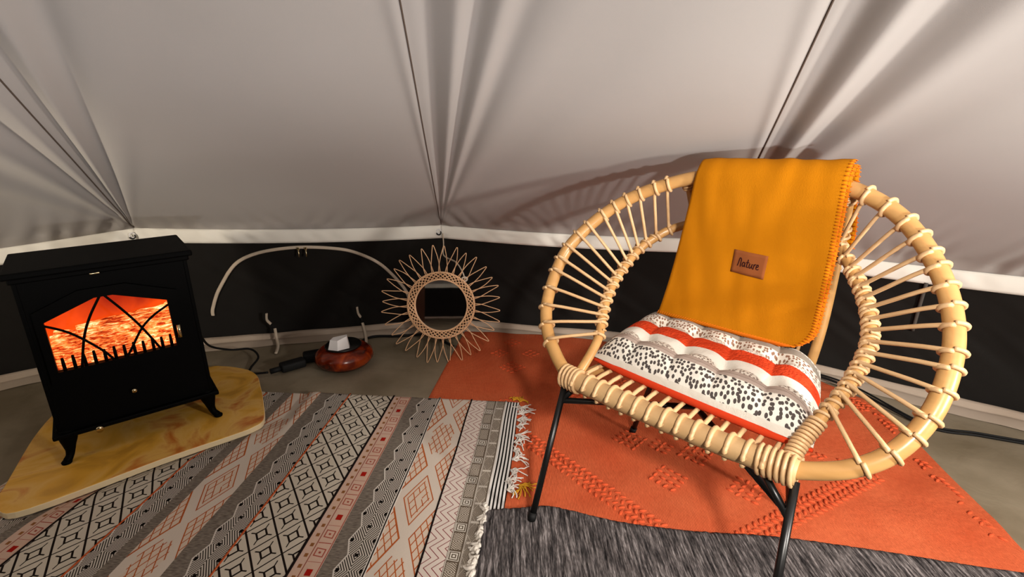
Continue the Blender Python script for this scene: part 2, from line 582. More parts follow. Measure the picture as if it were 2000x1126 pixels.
# eyelets in the band corners with black hooks
for c, tr in ((1, trim1), (2, trim2)):
    B = bandp(c) + V3((0, 0, BH * .55)); inn = (V3((CX, CY, 0)) - V3((B.x, B.y, 0))).normalized()
    tt = V3((inn.y, -inn.x, 0))
    C0 = B + inn * .020 + (tt * .01)
    mb = MB()
    tube(mb, [C0 + tt * (.011 * math.cos(a)) + V3((0, 0, .011 * math.sin(a))) for a in [2*PI*k/20 for k in range(20)]], .003, 6, True)
    e = mb.build('eyelet', M_white, tr); tag(e, 'round eyelet in the pale band')
    mb = MB()
    tube(mb, [C0 + inn * .006 + tt * (.011 * math.cos(a)) + V3((0, 0, .012 * math.sin(a) - .004)) for a in [R(150 + 14 * k) for k in range(15)]], .0035, 6)
    h = mb.build('hook', M_black, tr); tag(h, 'small black hook through the eyelet')

# zip arch on the back wall
def on_wall(i, u, h, off=.006): return wall_pt(i, u, h) + inward(i) * off
zp = [(.170, .28), (.175, .36), (.21, .55), (.28, .79), (.37, .90), (.495, .945), (.62, .92), (.70, .85), (.775, .71), (.845, .45), (.862, .30)]
zc = catmull([V3((a, b, 0)) for a, b in zp], 10)
mb = MB(); tube(mb, [on_wall(1, p.x, p.y, .007) for p in zc], .0085, 8, flat=.35, up=inward(1))
zipper = mb.build('zipper', M_cord, wall_back); tag(zipper, 'pale arched zip in the dark back wall')
for k in (.495, .520):
    mb = MB(); P = on_wall(1, k, .935, .016)
    box(mb, P, (.014, .008, .014), bev=.002); tube(mb, [P, P + V3((.002, -.006, -.02)), P + V3((.003, -.008, -.04))], .0035, 6)
    mb.build('zipper_pull', M_brass, zipper)

# dark zip flap on the right wall
mb = MB(); tube(mb, [on_wall(3, .585, 1 - .062 * t, .008) for t in range(8)], .007, 6)
zf = mb.build('zipper', fabric('charcoal_tape', '#55504b'), wall_right); tag(zf, 'grey zip tape running down the dark right wall')
# ties at the foot of the wall
def tie(pts, label, top):
    mb = MB(); tube(mb, catmull(top, 6), [.009] * (len(top) * 6 - 5), 8, flat=.6)
    tube(mb, catmull(pts, 6), .0075, 8, flat=.6)
    mb2 = MB(); tube(mb2, [top[-1], pts[0]], .0045, 6)
    o = mb.build('tie_cord', M_cord); tag(o, label, 'cord')
    mb2.build('toggle', M_rubber, o)
    return o
tie([V3((-1.229, 2.456, .075)), V3((-1.215, 2.43, .03)), V3((-1.187, 2.375, .011)), V3((-1.165, 2.30, .008))],
    'pale tie hanging at the foot of the dark wall, nearer the stove',
    [V3((-1.257, 2.45, .160)), V3((-1.260, 2.45, .125)), V3((-1.245, 2.455, .10))])
tie([V3((-.796, 2.533, .075)), V3((-.781, 2.508, .045)), V3((-.753, 2.43, .025)), V3((-.728, 2.335, .03))],
    'pale tie hanging at the foot of the dark wall behind the amber pot',
    [V3((-.816, 2.53, .165)), V3((-.815, 2.535, .13)), V3((-.805, 2.54, .105))])

# ------------------------------------------------------------------ rugs
# terracotta rug
def rug_h(x, y): return .0025 * nz(x * 3, y * 3) + .004 * nz(x * 1.1 + 4, y * 5)
O0, O3 = V3((-.49, .75, 0)), V3((-.262, 2.575, 0))
def orug(u, v):
    # left edge O0-O3, right edge O1-O2, top edge bowed towards wall
    L = O0.lerp(O3, v)
    Rr = catmull([V3((1.30, .66, 0)), V3((1.376, 1.086, 0)), V3((1.425, 1.40, 0)), V3((1.475, 1.76, 0)), V3((1.40, 1.95, 0)), V3((1.345, 2.04, 0))], 10)
    k = v * (len(Rr) - 1); a = int(min(k, len(Rr) - 2)); Rp = Rr[a].lerp(Rr[a + 1], k - a)
    p = L.lerp(Rp, u)
    p.y += .115 * math.sin(PI * min(1, u * 1.1)) * sstep(.6, 1, v)
    z = .010 + rug_h(p.x, p.y) + .004 * nz(u * 14, v * 14)
    z *= 1 if min(u, 1 - u, v, 1 - v) > .004 else .1
    return V3((p.x, p.y, max(z, .001)))
v, f = grid(200, 200, orug)
uvs = [(p.x, p.y) for p in v]
nb = len(f)
orange_v, orange_f = list(v), list(f)
# raised braided knots, woven into the rug
def knot(x, y, a, L=.0115, W=.0058, H=.0040):
    z = .011 + rug_h(x, y)
    ca, sa = math.cos(a), math.sin(a)
    vs = []; seg = 6
    for j in range(5):
        th = PI * j / 4
        for k in range(seg):
            ph = 2 * PI * k / seg
            lx, ly, lz = L * math.cos(th), W * math.sin(th) * math.cos(ph), H * math.sin(th) * math.sin(ph)
            vs.append(V3((x + lx * ca - ly * sa, y + lx * sa + ly * ca, z + lz)))
    n = len(orange_v); orange_v.extend(vs)
    for j in range(4):
        for k in range(seg):
            l = (k + 1) % seg
            orange_f.append((n + j*seg+k, n + j*seg+l, n + (j+1)*seg+l, n + (j+1)*seg+k))
def braid(A, B, rows=3, sp=.021, skip=0):
    A, B = V3((*A, 0)), V3((*B, 0)); t = (B - A).normalized(); nn = V3((-t.y, t.x, 0)); n = int((B - A).length / sp)
    for k in range(n):
        for r in range(rows):
            if random.random() < skip: continue
            p = A + t * (k + .5 * (r % 2)) * sp + nn * ((r - (rows - 1) / 2) * .019)
            knot(p.x + random.uniform(-.002, .002), p.y, math.atan2(t.y, t.x) + R(50 if r % 2 else -50) + random.uniform(-.3, .3))
def cluster(x, y, n=3):
    for i in range(n):
        for j in range(n):
            a, b = (i - (n-1)/2) * .024, (j - (n-1)/2) * .024
            knot(x + (a + b) * .75, y + (a - b) * .75, random.choice((.7, -.7)) + random.uniform(-.3, .3))
braid((.034, 1.607), (.50, 1.045), 4, .024); braid((.50, 1.045), (1.19, 1.40), 4, .024); braid((1.19, 1.40), (.98, 1.53), 2, skip=.2)
braid((-.03, 1.86), (.067, 1.676), 3)
for x, y, n in ((.423, 1.575, 4), (.523, 1.535, 3), (.629, 1.49, 4), (.50, 1.37, 4), (.728, 1.312, 4), (.82, 1.43, 3), (0, 2.42, 3), (0, 2.146, 4), (-.06, 2.30, 3), (.091, 2.291, 3), (.825, 1.745, 4), (.27, 1.888, 4), (.476, 1.994, 3)):
    cluster(x, y, n)
braid((1.425, 1.745), (1.403, 1.512), 2, skip=.25); braid((1.378, 1.463), (1.331, 1.101), 2, skip=.35); braid((1.36, 1.90), (1.42, 1.75), 4)
rail = orug
fm = [0] * nb + [1] * (len(orange_f) - nb)
uvs = [(p.x, p.y) for p in orange_v]
orange = obj('rug', orange_v, orange_f, None, mats=[M_orange, M_oknot], fm=fm, uvs=uvs)
tag(orange, 'terracotta orange woven rug with raised braided diamonds under the rattan chair', 'rug')

# patterned kilim.  (name index, right x@1.3, right x@.63)
BD = [(0, 0), (1, .058), (2, .136), (3, .199), (4, .331), (5, .415), (6, .447), (7, .522), (4, .710), (5, .797), (3, .834), (5, .965),
      (4, 1.003), (7, 1.078), (6, 1.264), (5, 1.338), (4, 1.372), (3, 1.456), (5, 1.60)]
KA = R(5.2); KO = V3((.035, 1.831, 0)); KS = V3((-math.cos(KA), math.sin(KA), 0)); KT = V3((-math.sin(KA), -math.cos(KA), 0))
TL = 1.62
def kil_h(s_, t):
    x, y, _ = KO + KS * s_ + KT * t
    h = .018 + .0025 * nz(x * 5, y * 2) + .0018 * nz(x * 14, y * 5, 3)
    h += .008 * math.exp(-((s_ - .955) / .022) ** 2) * sstep(.5, .1, t) + .006 * math.exp(-((s_ - .85) / .02) ** 2) * sstep(.5, .1, t)
    q = (x + 1.40) * .690 - (y - 1.211) * .724        # signed distance in front of the board edge
    k = sstep(-.02, .06, q) if x < -.85 else 1
    return h * k + .004 * (1 - k)
def kp(s_, t, dz=0):
    s2 = s_ + .003 * nz(t * 4, s_ * 3); z = kil_h(s2, t)
    if t < .004 or t > TL - .004 or s_ < .001: z = .004
    return KO + KS * s2 + KT * t + V3((0, 0, z + dz))
vs, fs, fmi, uvl = [], [], [], []
NR = 150
for i in range(len(BD) - 1):
    n0 = len(vs); nc = 10; wid = BD[i + 1][1] - BD[i][1]
    for j in range(NR):
        for k in range(nc + 1):
            t = TL * j / (NR - 1); s_ = BD[i][1] + wid * k / nc
            vs.append(kp(s_, t)); uvl.append((wid * k / nc, t))
    for j in range(NR - 1):
        for k in range(nc):
            a = n0 + j * (nc + 1) + k
            fs.append((a, a + 1, a + nc + 2, a + nc + 1)); fmi.append(BD[i][0])
kil = obj('rug', vs, fs, None, mats=BM, fm=fmi, uvs=uvl)
tag(kil, 'grey and cream patterned woven rug with rust lattice and black diamonds in stripes', 'rug')
def yline(i, off, r, mat, nm, lab):
    mb = MB(); pts = [kp(BD[i][1] - off, .005 + (TL - .01) * j / 89, .0003) for j in range(90)]
    tube(mb, pts, r, 6, flat=.45, up=V3((0, 0, 1)))
    o = mb.build(nm, mat, kil); tag(o, lab)
yline(3, 0, .0032, M_wdark, 'woven_line', 'dark brown woven line')
yline(7, 0, .0042, M_wdark, 'woven_line', 'black woven line'); yline(8, 0, .0032, M_worange, 'woven_line', 'rust orange woven line')
yline(4, .0035, .0018, M_wwhite, 'woven_line', 'thin white woven line'); yline(4, .0, .0018, M_wdark, 'woven_line', 'thin black woven line'); yline(4, -.0035, .0018, M_wwhite, 'woven_line', 'thin white woven line')
yline(13, 0, .0032, M_worange, 'woven_line', 'rust orange woven line'); yline(14, 0, .0035, M_wdark, 'woven_line', 'black woven line')
yline(1, 0, .0028, M_wwhite, 'woven_line', 'thin white woven line')
# knotted tassels on the right edge
def tassel(x, y, a, L, mat, lab, n=6, parent=kil, z=.014, loop=True):
    mb = MB(); root = V3((x, y, z + .004))
    for k in range(n):
        b = a + random.uniform(-.55, .55); l = L * random.uniform(.6, 1.15); c = random.uniform(-1.4, 1.4)
        pts = [root]
        q = root.copy(); h = b
        for s in range(6):
            h += c * .28; q = q + V3((math.cos(h), math.sin(h), 0)) * l / 6
            q.z = z + .004 + .008 * math.sin(PI * s / 5) * random.uniform(.3, 1)
            pts.append(q.copy())
        tube(mb, catmull(pts, 3), .0021, 5)
    if loop:
        ctr = root + V3((math.cos(a), math.sin(a), 0)) * L * .22
        tube(mb, [ctr + V3((math.cos(t) * .010, math.sin(t) * .010, .003 * math.sin(2*t))) for t in [2*PI*k/12 for k in range(12)]], .003, 5, True)
    o = mb.build('tassel', mat, parent); tag(o, lab)
for t, a, L in ((.055, -.1, .055), (.10, .6, .08), (.14, .1, .05), (.18, -.3, .06), (.235, -.6, .06), (.28, -.2, .065), (.33, .1, .05), (.38, .5, .06), (.43, -.5, .06), (.48, -.2, .055), (.53, .3, .05)):
    p = kp(.002, t); tassel(p.x, p.y, a, L, M_wwhite, 'white yarn tassel on the rug edge', 7)
p = kp(.0, .0); tassel(p.x - .005, p.y - .005, .5, .04, M_mustard, 'mustard yarn tassel at the rug corner', 9, loop=False)
tassel(p.x - .03, p.y + .003, 1.3, .03, M_mustard, 'mustard yarn tassel at the rug corner', 8, loop=False)
tassel(.018, 1.33, -.5, .07, M_mustard, 'mustard yarn tassel by the grey rug', 12, loop=False)

# grey thick rug
GC = catmull([V3((-.078, 1.225, 0)), V3((.03, 1.235, 0)), V3((.118, 1.240, 0)), V3((.31, 1.182, 0)), V3((.504, 1.148, 0)), V3((.721, 1.128, 0)), V3((.968, 1.080, 0)), V3((1.245, 1.018, 0)), V3((1.75, .93, 0))], 12)
def grug(u, v):
    k = u * (len(GC) - 1); a = int(min(k, len(GC) - 2)); F = GC[a].lerp(GC[a + 1], k - a)
    B = V3((-.16 + 1.8 * u, .30 - .10 * u, 0))
    p = F.lerp(B, v)
    base = .034 if p.x < .06 else .034 - .006 * sstep(.06, .3, p.x)
    e = min(v, .03) / .03; e2 = min(u, .012, 1 - u) / .012
    z = base * min(1, e ** .4) * min(1, max(.02, e2) ** .4)
    z += (.0035 * nz(p.x * 90, p.y * 12) + .002 * nz(p.x * 200, p.y * 30, 7)) * min(1, e)
    y = p.y + .0035 * nz(p.x * 70, 3) * (1 - v) 
    return V3((p.x, y, max(.002, z)))
v, f = grid(420, 110, grug)
grey = obj('rug', v, f, M_grey)
tag(grey, 'charcoal grey thick pile rug in the foreground under the front chair leg', 'rug')
mb = MB(); 
for k in range(200):
    y = 1.22 - random.random() * .85; x0 = -.080 - .075 * ((1.22 - y) / .92)
    l = random.uniform(.010, .036); a = PI + random.uniform(-.9, .9); c = random.uniform(-1.2, 1.2)
    q = V3((x0 + random.uniform(.0, .012), y, .032 + random.uniform(-.006, .004))); pts = [q.copy()]
    for s_ in range(4):
        a += c * .4; q = q + V3((math.cos(a), math.sin(a), 0)) * l / 4; q.z -= random.uniform(0, .005); pts.append(q.copy())
    tube(mb, catmull(pts, 2), [.0080 * (1 - t / 11) for t in range(9)], 6)
fr = mb.build('fringe', fabric('fringe_wool', '#e8e2d8', '#d8d0c4'), grey); tag(fr, 'white wool fringe on the left edge', kind='stuff')

# ------------------------------------------------------------------ rattan chair
CH = V3((.376, 1.11, 0)); CR = -R(44.2)
chair = empty('rattan_chair', CH, CR)
tag(chair, 'round natural rattan armchair with laced hoop back and black metal legs', 'chair')
def loc(x, y, z=0):
    q = V3((x, y, 0)) - CH; c, s = math.cos(-CR), math.sin(-CR)
    return V3((q.x * c - q.y * s, q.x * s + q.y * c, z))
ZS = .40
def PO(p, q): return V3((p, q * math.cos(R(52)), ZS + q * math.sin(R(52))))
def PI_(p, q): return V3((p, q * math.cos(R(38)), ZS + q * math.sin(R(38))))
OUT = [(-.299, 0), (-.368, .045), (-.440, .112), (-.488, .208), (-.504, .354), (-.470, .455), (-.405, .548), (-.320, .618), (-.205, .675), (-.09, .702), (.02, .708), (.13, .704), (.236, .680), (.330, .625), (.405, .540), (.460, .440), (.487, .335), (.485, .215), (.449, .113), (.385, .045), (.299, .002)]
INN = [(-.275, 0), (-.275, .09), (-.283, .154), (-.309, .218), (-.327, .273), (-.338, .329), (-.341, .380), (-.336, .440), (-.324, .500), (-.298, .548), (-.265, .592), (-.20, .632), (-.10, .655), (0, .662), (.11, .655), (.19, .634), (.231, .583), (.289, .495), (.325, .420), (.343, .345), (.340, .270), (.330, .205), (.308, .13), (.29, .06), (.285, .0)]
outc = catmull([PO(*q) for q in OUT], 10); innc = catmull([PI_(*q) for q in INN], 10)
RO, RI = .0190, .0135
mb = MB(); tube(mb, outc, [RO * (1 - .0 * k) for k in range(len(outc))], 18); mb.build('outer_hoop', M_hoop, chair)
mb = MB(); tube(mb, innc, RI, 14); mb.build('inner_hoop', M_hoop, chair)
# nodes (growth rings) are part of the pole look: bar of wrapped splint
A, B = V3((-.312, 0, ZS)), V3((.308, 0, ZS))
RB = .0272
barp = [A.lerp(B, t / 24) + V3((0, -.006 * math.sin(PI * t / 24), -.004 * math.sin(PI * t / 24))) for t in range(25)]
mb = MB(); tube(mb, barp, [RB + .001 * math.sin(k * 2.1) for k in range(25)], 20); mb.build('front_bar', M_bar, chair)
def near(c, p):
    k = min(range(len(c)), key=lambda i: (c[i] - p).length); k = max(1, min(len(c) - 2, k))
    return c[k], (c[k + 1] - c[k - 1]).normalized(), k
NF = V3((0, -math.sin(R(47)), math.cos(R(47))))
def lace(cA, rA, pA, cB, rB, pB, rc, name):
    a, ta, _ = near(cA, pA); b, tb, _ = near(cB, pB)
    pts = []
    def ring(c, t, r, toward, out):
        n = (NF - t * NF.dot(t)).normalized(); m = t.cross(n)
        if m.dot(toward) < 0: m = -m
        L = []
        for k in range(17):
            an = -2 * PI * k / 16 + .5 * PI * .0
            L.append(c + (n * math.cos(an) + m * math.sin(an)) * (r + rc * .55) + t * (.005 * (k / 16 - .5)))
        return L
    la = ring(a, ta, rA, b - a, 0)              # ends at the front facing side
    lb = ring(b, tb, rB, a - b, 0)
    pts = la + [la[-1].lerp(lb[0], .33) + NF * .004, la[-1].lerp(lb[0], .66) + NF * .002] + lb
    pts = [pts[0]] + pts
    mb = MB(); tube(mb, catmull(pts[1:], 2), rc, 8); mb.build(name, M_cane, chair)
Lo = [(-0.250, 0.655), (-0.292, 0.634), (-0.330, 0.610), (-0.367, 0.583), (-0.399, 0.552), (-0.428, 0.516), (-0.456, 0.477), (-0.478, 0.434), (-0.494, 0.388), (-0.502, 0.340), (-0.502, 0.290), (-0.493, 0.234), (-0.474, 0.172), (-0.445, 0.120), (-0.404, 0.073)]
Li = [(-0.262, 0.590), (-0.290, 0.555), (-0.312, 0.525), (-0.324, 0.495), (-0.332, 0.464), (-0.337, 0.434), (-0.340, 0.402), (-0.341, 0.370), (-0.339, 0.338), (-0.335, 0.307), (-0.328, 0.277), (-0.320, 0.248), (-0.309, 0.219), (-0.297, 0.190), (-0.283, 0.154)]
Ro = [(0.254, 0.672), (0.307, 0.642), (0.343, 0.612), (0.376, 0.579), (0.403, 0.545), (0.427, 0.507), (0.447, 0.468), (0.464, 0.427), (0.477, 0.384), (0.486, 0.340), (0.489, 0.294), (0.488, 0.246), (0.482, 0.197), (0.468, 0.146), (0.444, 0.100), (0.405, 0.058)]
Ri = [(0.210, 0.620), (0.233, 0.583), (0.254, 0.552), (0.273, 0.522), (0.290, 0.494), (0.306, 0.464), (0.319, 0.436), (0.329, 0.408), (0.338, 0.378), (0.343, 0.348), (0.344, 0.318), (0.341, 0.288), (0.337, 0.258), (0.333, 0.228), (0.325, 0.196), (0.316, 0.164)]
for a, b in zip(Lo, Li): lace(outc, RO, PO(*a), innc, RI, PI_(*b), .0049, 'lacing_cane')
for a, b in zip(Ro, Ri): lace(outc, RO, PO(*a), innc, RI, PI_(*b), .0049, 'lacing_cane')
# extra turns round the right inner hoop
mb = MB()
def coil(mb, c, k0, k1, r, rc, turns, seg=14):
    pts = []
    n = int(turns * seg); pu = None
    for i in range(n + 1):
        k = k0 + (k1 - k0) * i / n; a = int(min(k, len(c) - 2)); t = k - a
        p = c[a].lerp(c[a + 1], t); tg = (c[a + 1] - c[a]).normalized()
        u = tg.orthogonal() if pu is None else pu
        u = (u - tg * u.dot(tg)).normalized(); pu = u; w = tg.cross(u)
        an = 2 * PI * i / seg
        pts.append(p + (u * math.cos(an) + w * math.sin(an)) * (r + rc * .7))
    tube(mb, pts, rc, 6)
coil(mb, innc, len(innc) - 78, len(innc) - 22, RI, .0038, 24)
o = mb.build('binding', M_cane, chair)
mb = MB(); coil(mb, innc, len(innc) - 21, len(innc) - 2, RI, .0044, 14); mb.build('binding', M_cane, chair)
mb = MB(); coil(mb, innc, 22, 90, RI, .0030, 12); mb.build('binding', M_cane, chair)
mb = MB(); coil(mb, barp, 0, 2.4, RB + .001, .0048, 5); mb.build('binding', M_cane, chair)
mb = MB(); coil(mb, barp, 21.0, 24, RB + .001, .005, 6); mb.build('binding', M_cane, chair)
# seat frame under the cushion
rear = .47
sf = catmull([V3((-.285, .0, .392)), V3((-.275, .12, .388)), V3((-.25, .32, .384)), V3((-.20, .44, .382)), V3((0, rear, .380)), V3((.20, .44, .382)), V3((.25, .32, .384)), V3((.275, .12, .388)), V3((.285, 0, .392))], 8)
mb = MB(); tube(mb, sf, .017, 12); mb.build('seat_frame', M_hoop, chair)
# seat canes wrapped over the front bar and running back
for i in range(14):
    t = .085 + .82 * i / 13
    c = A.lerp(B, t) + V3((0, -.006 * math.sin(PI * t), -.004 * math.sin(PI * t)))
    pts = []
    for k in range(20):
        an = R(80 - 18.5 * k)      # starts behind, goes under and over the front
        pts.append(c + V3((.006 * (k / 19 - .5) - .004, math.sin(R(-30 + 18.5 * k)) * (RB + .0020), -math.cos(R(-30 + 18.5 * k)) * (RB + .0020))))
    pts = pts[::1]
    end = V3((c.x * .84, rear - .02 - .10 * (abs(c.x) / .3) ** 2, .400))
    q = [V3((c.x + .003, .045, .416)), V3((c.x * .97, .16, .408)), end, end + V3((0, .026, -.014))]
    # order: ring ends at the top/back of the bar
    mb = MB(); tube(mb, catmull(pts[:17] + q, 3), .0060, 8); mb.build('seat_cane', M_cane, chair)
# back posts + back canes behind the blanket
for s in (-1, 1):
    x = .205 * s
    pts = catmull([V3((x * .95, .44, .39)), V3((x, .478, .56)), V3((x, .492, .79)), V3((x * 1.02, .470, .88)), V3((x * 1.04, .430, .935))], 6)
    mb = MB(); tube(mb, pts, .0130, 12); mb.build('back_post', M_hoop, chair)
    mb = MB(); coil(mb, pts, len(pts) - 5, len(pts) - 1, .0130, .0045, 5); mb.build('binding', M_cane, chair)
    mb = MB(); coil(mb, pts, 10, 14, .0130, .0045, 4); mb.build('binding', M_cane, chair)
for i in range(9):
    x = -.16 + .32 * i / 8
    mb = MB(); tube(mb, catmull([V3((x * .95, .46, .39)), V3((x, .49, .56)), V3((x, .505, .80)), V3((x * 1.02, .455, .95))], 5), .0050, 8)
    mb.build('back_cane', M_cane, chair)
# legs
feet = dict(FL=V3((-.268, -.185, .034)), FR=V3((.345, -.165, .034)), RL=V3((-.31, .415, .014)), RR=V3((.232, .393, .014)))
tops = dict(FL=V3((-.303, -.006, .386)), FR=V3((.308, -.006, .382)), RL=V3((-.20, .37, .374)), RR=V3((.18, .37, .374)))
def lp(k, t): return feet[k].lerp(tops[k], t)
for k in feet:
    mb = MB(); a, b = feet[k], tops[k]; tube(mb, [a, b], .0092, 12)
    l = mb.build('leg', M_black, chair)
    mb = MB(); d = (b - a).normalized(); tube(mb, [a - d * .003, a + d * .02], .0118, 12); mb.build('foot_cap', M_rubber, l)
def bar(a, b, nm='brace', r=.0085):
    mb = MB(); tube(mb, [a, b], r, 10); mb.build(nm, M_black, chair)
bar(lp('FL', .86), lp('RR', .88)); bar(lp('FR', .82), lp('RL', .88) + V3((0, 0, .004)))
bar(lp('FL', .86), V3((-.27, .03, .385))); bar(lp('FR', .80), V3((.22, .015, .383)))

# cushion
cu = empty('seat_cushion', chair.matrix_basis @ V3((0, 0, 0)))
cu.location = chair.matrix_basis @ V3((0, 0, 0)) if False else CH
cu.rotation_euler = (0, 0, CR)
tag(cu, 'tufted seat cushion with white, taupe and red stripes on the rattan chair', 'cushion')
K0, K1, K2, K3 = V3((-.288, .098)), V3((.316, .056)), V3((.225, .462)), V3((-.315, .480))
def cbase(u, v):
    p = K0.lerp(K1, u).lerp(K3.lerp(K2, u), v)
    # pinched corners, bowed sides
    c = V3((-.005, .235)); 
    bu = 4 * u * (1 - u); bv = 4 * v * (1 - v)
    p = p + V3((0, -.006 * bu * (1 - 2 * v))) - V3((.006 * bv * (1 - 2 * u), 0))
    return p
def chei(u, v):
    e = min(u, 1 - u) / .16; e2 = min(v / .24, (1 - v) / .18)
    env = (1 - (1 - min(1, e)) ** 2.2) * (1 - (1 - min(1, e2)) ** 2.2)
    lobes = (abs(math.sin(PI * 5 * u)) ** .55) * .6 + .4
    lv = (abs(math.sin(PI * (v * 3.0))) ** .6) * .55 + .45
    tuft = 1.0
    for a in range(1, 5):
        for b in (1/3, 2/3):
            d = math.hypot((u - a / 5) * .58, (v - b) * .40)
            tuft *= 1 - .55 * math.exp(-(d / .024) ** 2)
    side = .55 + .45 * lobes
    h = .066 * env ** .75 * (.42 + .58 * min(side, .5 + .5 * lv) ) * tuft
    h += .004 * nz(u * 9, v * 7) * env
    return h
def ctop(u, v):
    p = cbase(u, v); return V3((p.x, p.y, .437 + chei(u, v)))
v, f = grid(150, 110, ctop)
uvs = [(i / 149, j / 109) for j in range(110) for i in range(150)]
obj('cushion_top', v, f, M_cush, cu, uvs=uvs)
def cbot(u, v):
    p = cbase(u, v)
    e = min(1, min(u, 1 - u) / .05, min(v, 1 - v) / .05)
    return V3((p.x, p.y, .437 - .016 * e - .004 * (nz(u * 8, v * 8) + .5) * e))
v, f = grid(60, 40, cbot); o = obj('cushion_underside', v, [q[::-1] for q in f], M_cushred, cu); tag(o, 'plain red underside')
# front red gusset bulging under the seam
mb = MB(); tube(mb, [cbase(t / 40, 0).to_3d() + V3((0, .002, .428 )) for t in range(41)], [.004 + .007 * min(1, 6 * t / 40, 6 * (1 - t / 40)) for t in range(41)], 10)
o = mb.build('gusset', M_cushred, cu); tag(o, 'plain red front side')

# blanket folded over the chair back
bl = empty('blanket', CH, CR)
tag(bl, 'ochre yellow felt blanket draped over the chair back, edges stitched in orange', 'blanket')
path = catmull([V3((0, .412, .500)), V3((0, .418, .60)), V3((0, .416, .72)), V3((0, .410, .85)), V3((0, .404, .935)), V3((0, .411, .963)), V3((0, .430, .978)), V3((0, .450, .976)), V3((0, .468, .958)), V3((0, .478, .91)), V3((0, .515, .84)), V3((0, .53, .74)), V3((0, .528, .66))], 10)
plen = [0]
for i in range(1, len(path)): plen.append(plen[-1] + (path[i] - path[i - 1]).length)
def at_s(s):
    s = max(0, min(plen[-1], s))
    for i in range(1, len(plen)):
        if plen[i] >= s:
            t = (s - plen[i-1]) / (plen[i] - plen[i-1]); return path[i-1].lerp(path[i], t), (path[i] - path[i-1]).normalized()
    return path[-1], (path[-1] - path[-2]).normalized()
FRONT = plen[50]
def bsheet(name, s0, s1, off, xl, xr, rad, mat=M_felt, nu=50, nv=90, th=.006):
    ed = []
    def fn(u, v):
        s = s0 + (s1 - s0) * v
        P, T = at_s(s); N = V3((0, -T.z, T.y)); N = N if N.y < 0 or s > FRONT else N
        L = xl(s); Rr = xr(s)
        if s - s0 < rad: d = rad - (s - s0); Rr -= rad - math.sqrt(max(0, rad * rad - d * d))
        x = L + (Rr - L) * u
        w = .006 * nz(x * 9, s * 3, off * 50) + .004 * nz(x * 22, s * 6, 3)
        flare = .006 * math.sin(PI * u)
        return V3((x, P.y, P.z + .014 * (x + .16) / .38 * sstep(.05, FRONT, s))) + N * (off + w * sstep(.0, .1, s + .05)) 
    v_, f_ = grid(nu, nv, fn)
    o = obj(name, v_, f_, mat, bl)
    m = o.modifiers.new('th', 'SOLIDIFY'); m.thickness = th; m.offset = 0
    return o, fn
top = plen[-1]
xl = lambda s: -.245 + .082 * min(1, s / FRONT) ** .9
xr = lambda s: .202 + .003 * math.sin(s * 9) + .014 * min(1, s / FRONT)
fr_o, ffn = bsheet('front_layer', 0, FRONT + .03, .012, xl, xr, .075)
bk_o, bfn = bsheet('under_layer', .004, top - .10, .003, lambda s: xl(s) + .012, lambda s: xr(s) + .005 + .006 * sstep(FRONT + .10, top - .14, s), .07)
def stitch(fn, edge, n, parent, r=.0011):
    mb = MB(); rail_ = []
    for k in range(n + 1):
        t = k / n
        if edge == 'R': p = fn(1, t); q = fn(.978, t); 
        elif edge == 'B': p = fn(t, 0); q = fn(t, .022)
        N = V3((0, -1, .25)).normalized()
        rail_.append(p + N * .001)
        mid = p + (p - q).normalized() * .004
        tube(mb, [q + N * .0045, p + N * .0055 + (p - q).normalized() * .001, mid - N * .001, p - N * .006], r, 5)
    tube(mb, rail_, r * 1.5, 6)
    o = mb.build('edge_stitching', M_stitch, parent); tag(o, 'orange blanket stitch')
stitch(ffn, 'R', 62, fr_o); stitch(bfn, 'R', 62, bk_o, .0014); stitch(ffn, 'B', 52, fr_o, .0009)
# label patch with the word in brush writing
def bpt(x, z, off=.0):
    s = min(range(51), key=lambda i: abs(path[i].z - z)); 
    s0 = plen[s] + (z - path[s].z)
    u = (x - xl(s0)) / (xr(s0) - xl(s0)); v = s0 / (FRONT + .03)
    p = ffn(u, v); return p + V3((0, -.97, .2)) * (.0042 + off)
PC = (.014, .713)
def patch_pt(a, b, off=0):      # a,b in patch metres, slightly rotated clockwise
    r = R(-4); return bpt(PC[0] + a * math.cos(r) - b * math.sin(r), PC[1] + a * math.sin(r) + b * math.cos(r), off)
v, f = grid(12, 8, lambda u, w: patch_pt((u - .5) * .092, (w - .5) * .066, .0005))
pt = obj('label_patch', v, f, M_patch, fr_o); m = pt.modifiers.new('th', 'SOLIDIFY'); m.thickness = .0014; m.offset = 0
tag(pt, 'small tan label patch reading Nature')
ST = [  # strokes of N a t u r e (x 0..~5, y 0..1)
    [(.0, -.05), (.12, .45), (.2, 1.0)], [(.2, 1.0), (.32, 1.1), (.5, .95), (.5, .5), (.48, -.12)],
    [(1.15, .5), (.98, .62), (.82, .5), (.76, .22), (.86, .02), (1.02, .06), (1.14, .3), (1.2, .6), (1.16, .2), (1.28, .0)],
    [(1.62, 1.1), (1.56, .6), (1.5, .2), (1.6, .0), (1.78, .08)], [(1.36, .66), (1.84, .72)],
    [(1.95, .62), (1.9, .25), (1.98, .0), (2.14, .05), (2.28, .35), (2.34, .62), (2.28, .2), (2.42, .0)],
    [(2.6, .62), (2.6, .3), (2.54, -.1)], [(2.6, .3), (2.74, .62), (2.92, .62)],
    [(3.0, .26), (3.2, .34), (3.28, .55), (3.14, .66), (3.0, .45), (3.0, .12), (3.16, -.02), (3.4, .1)]]
mb = MB()
for s in ST:
    pts = catmull([V3((a, b, 0)) for a, b in s], 4)
    tube(mb, [patch_pt(-.030 + p.x * .0172, -.010 + p.y * .0205, .0016) for p in pts], .0013, 6)
mb.build('lettering', M_ink, pt)

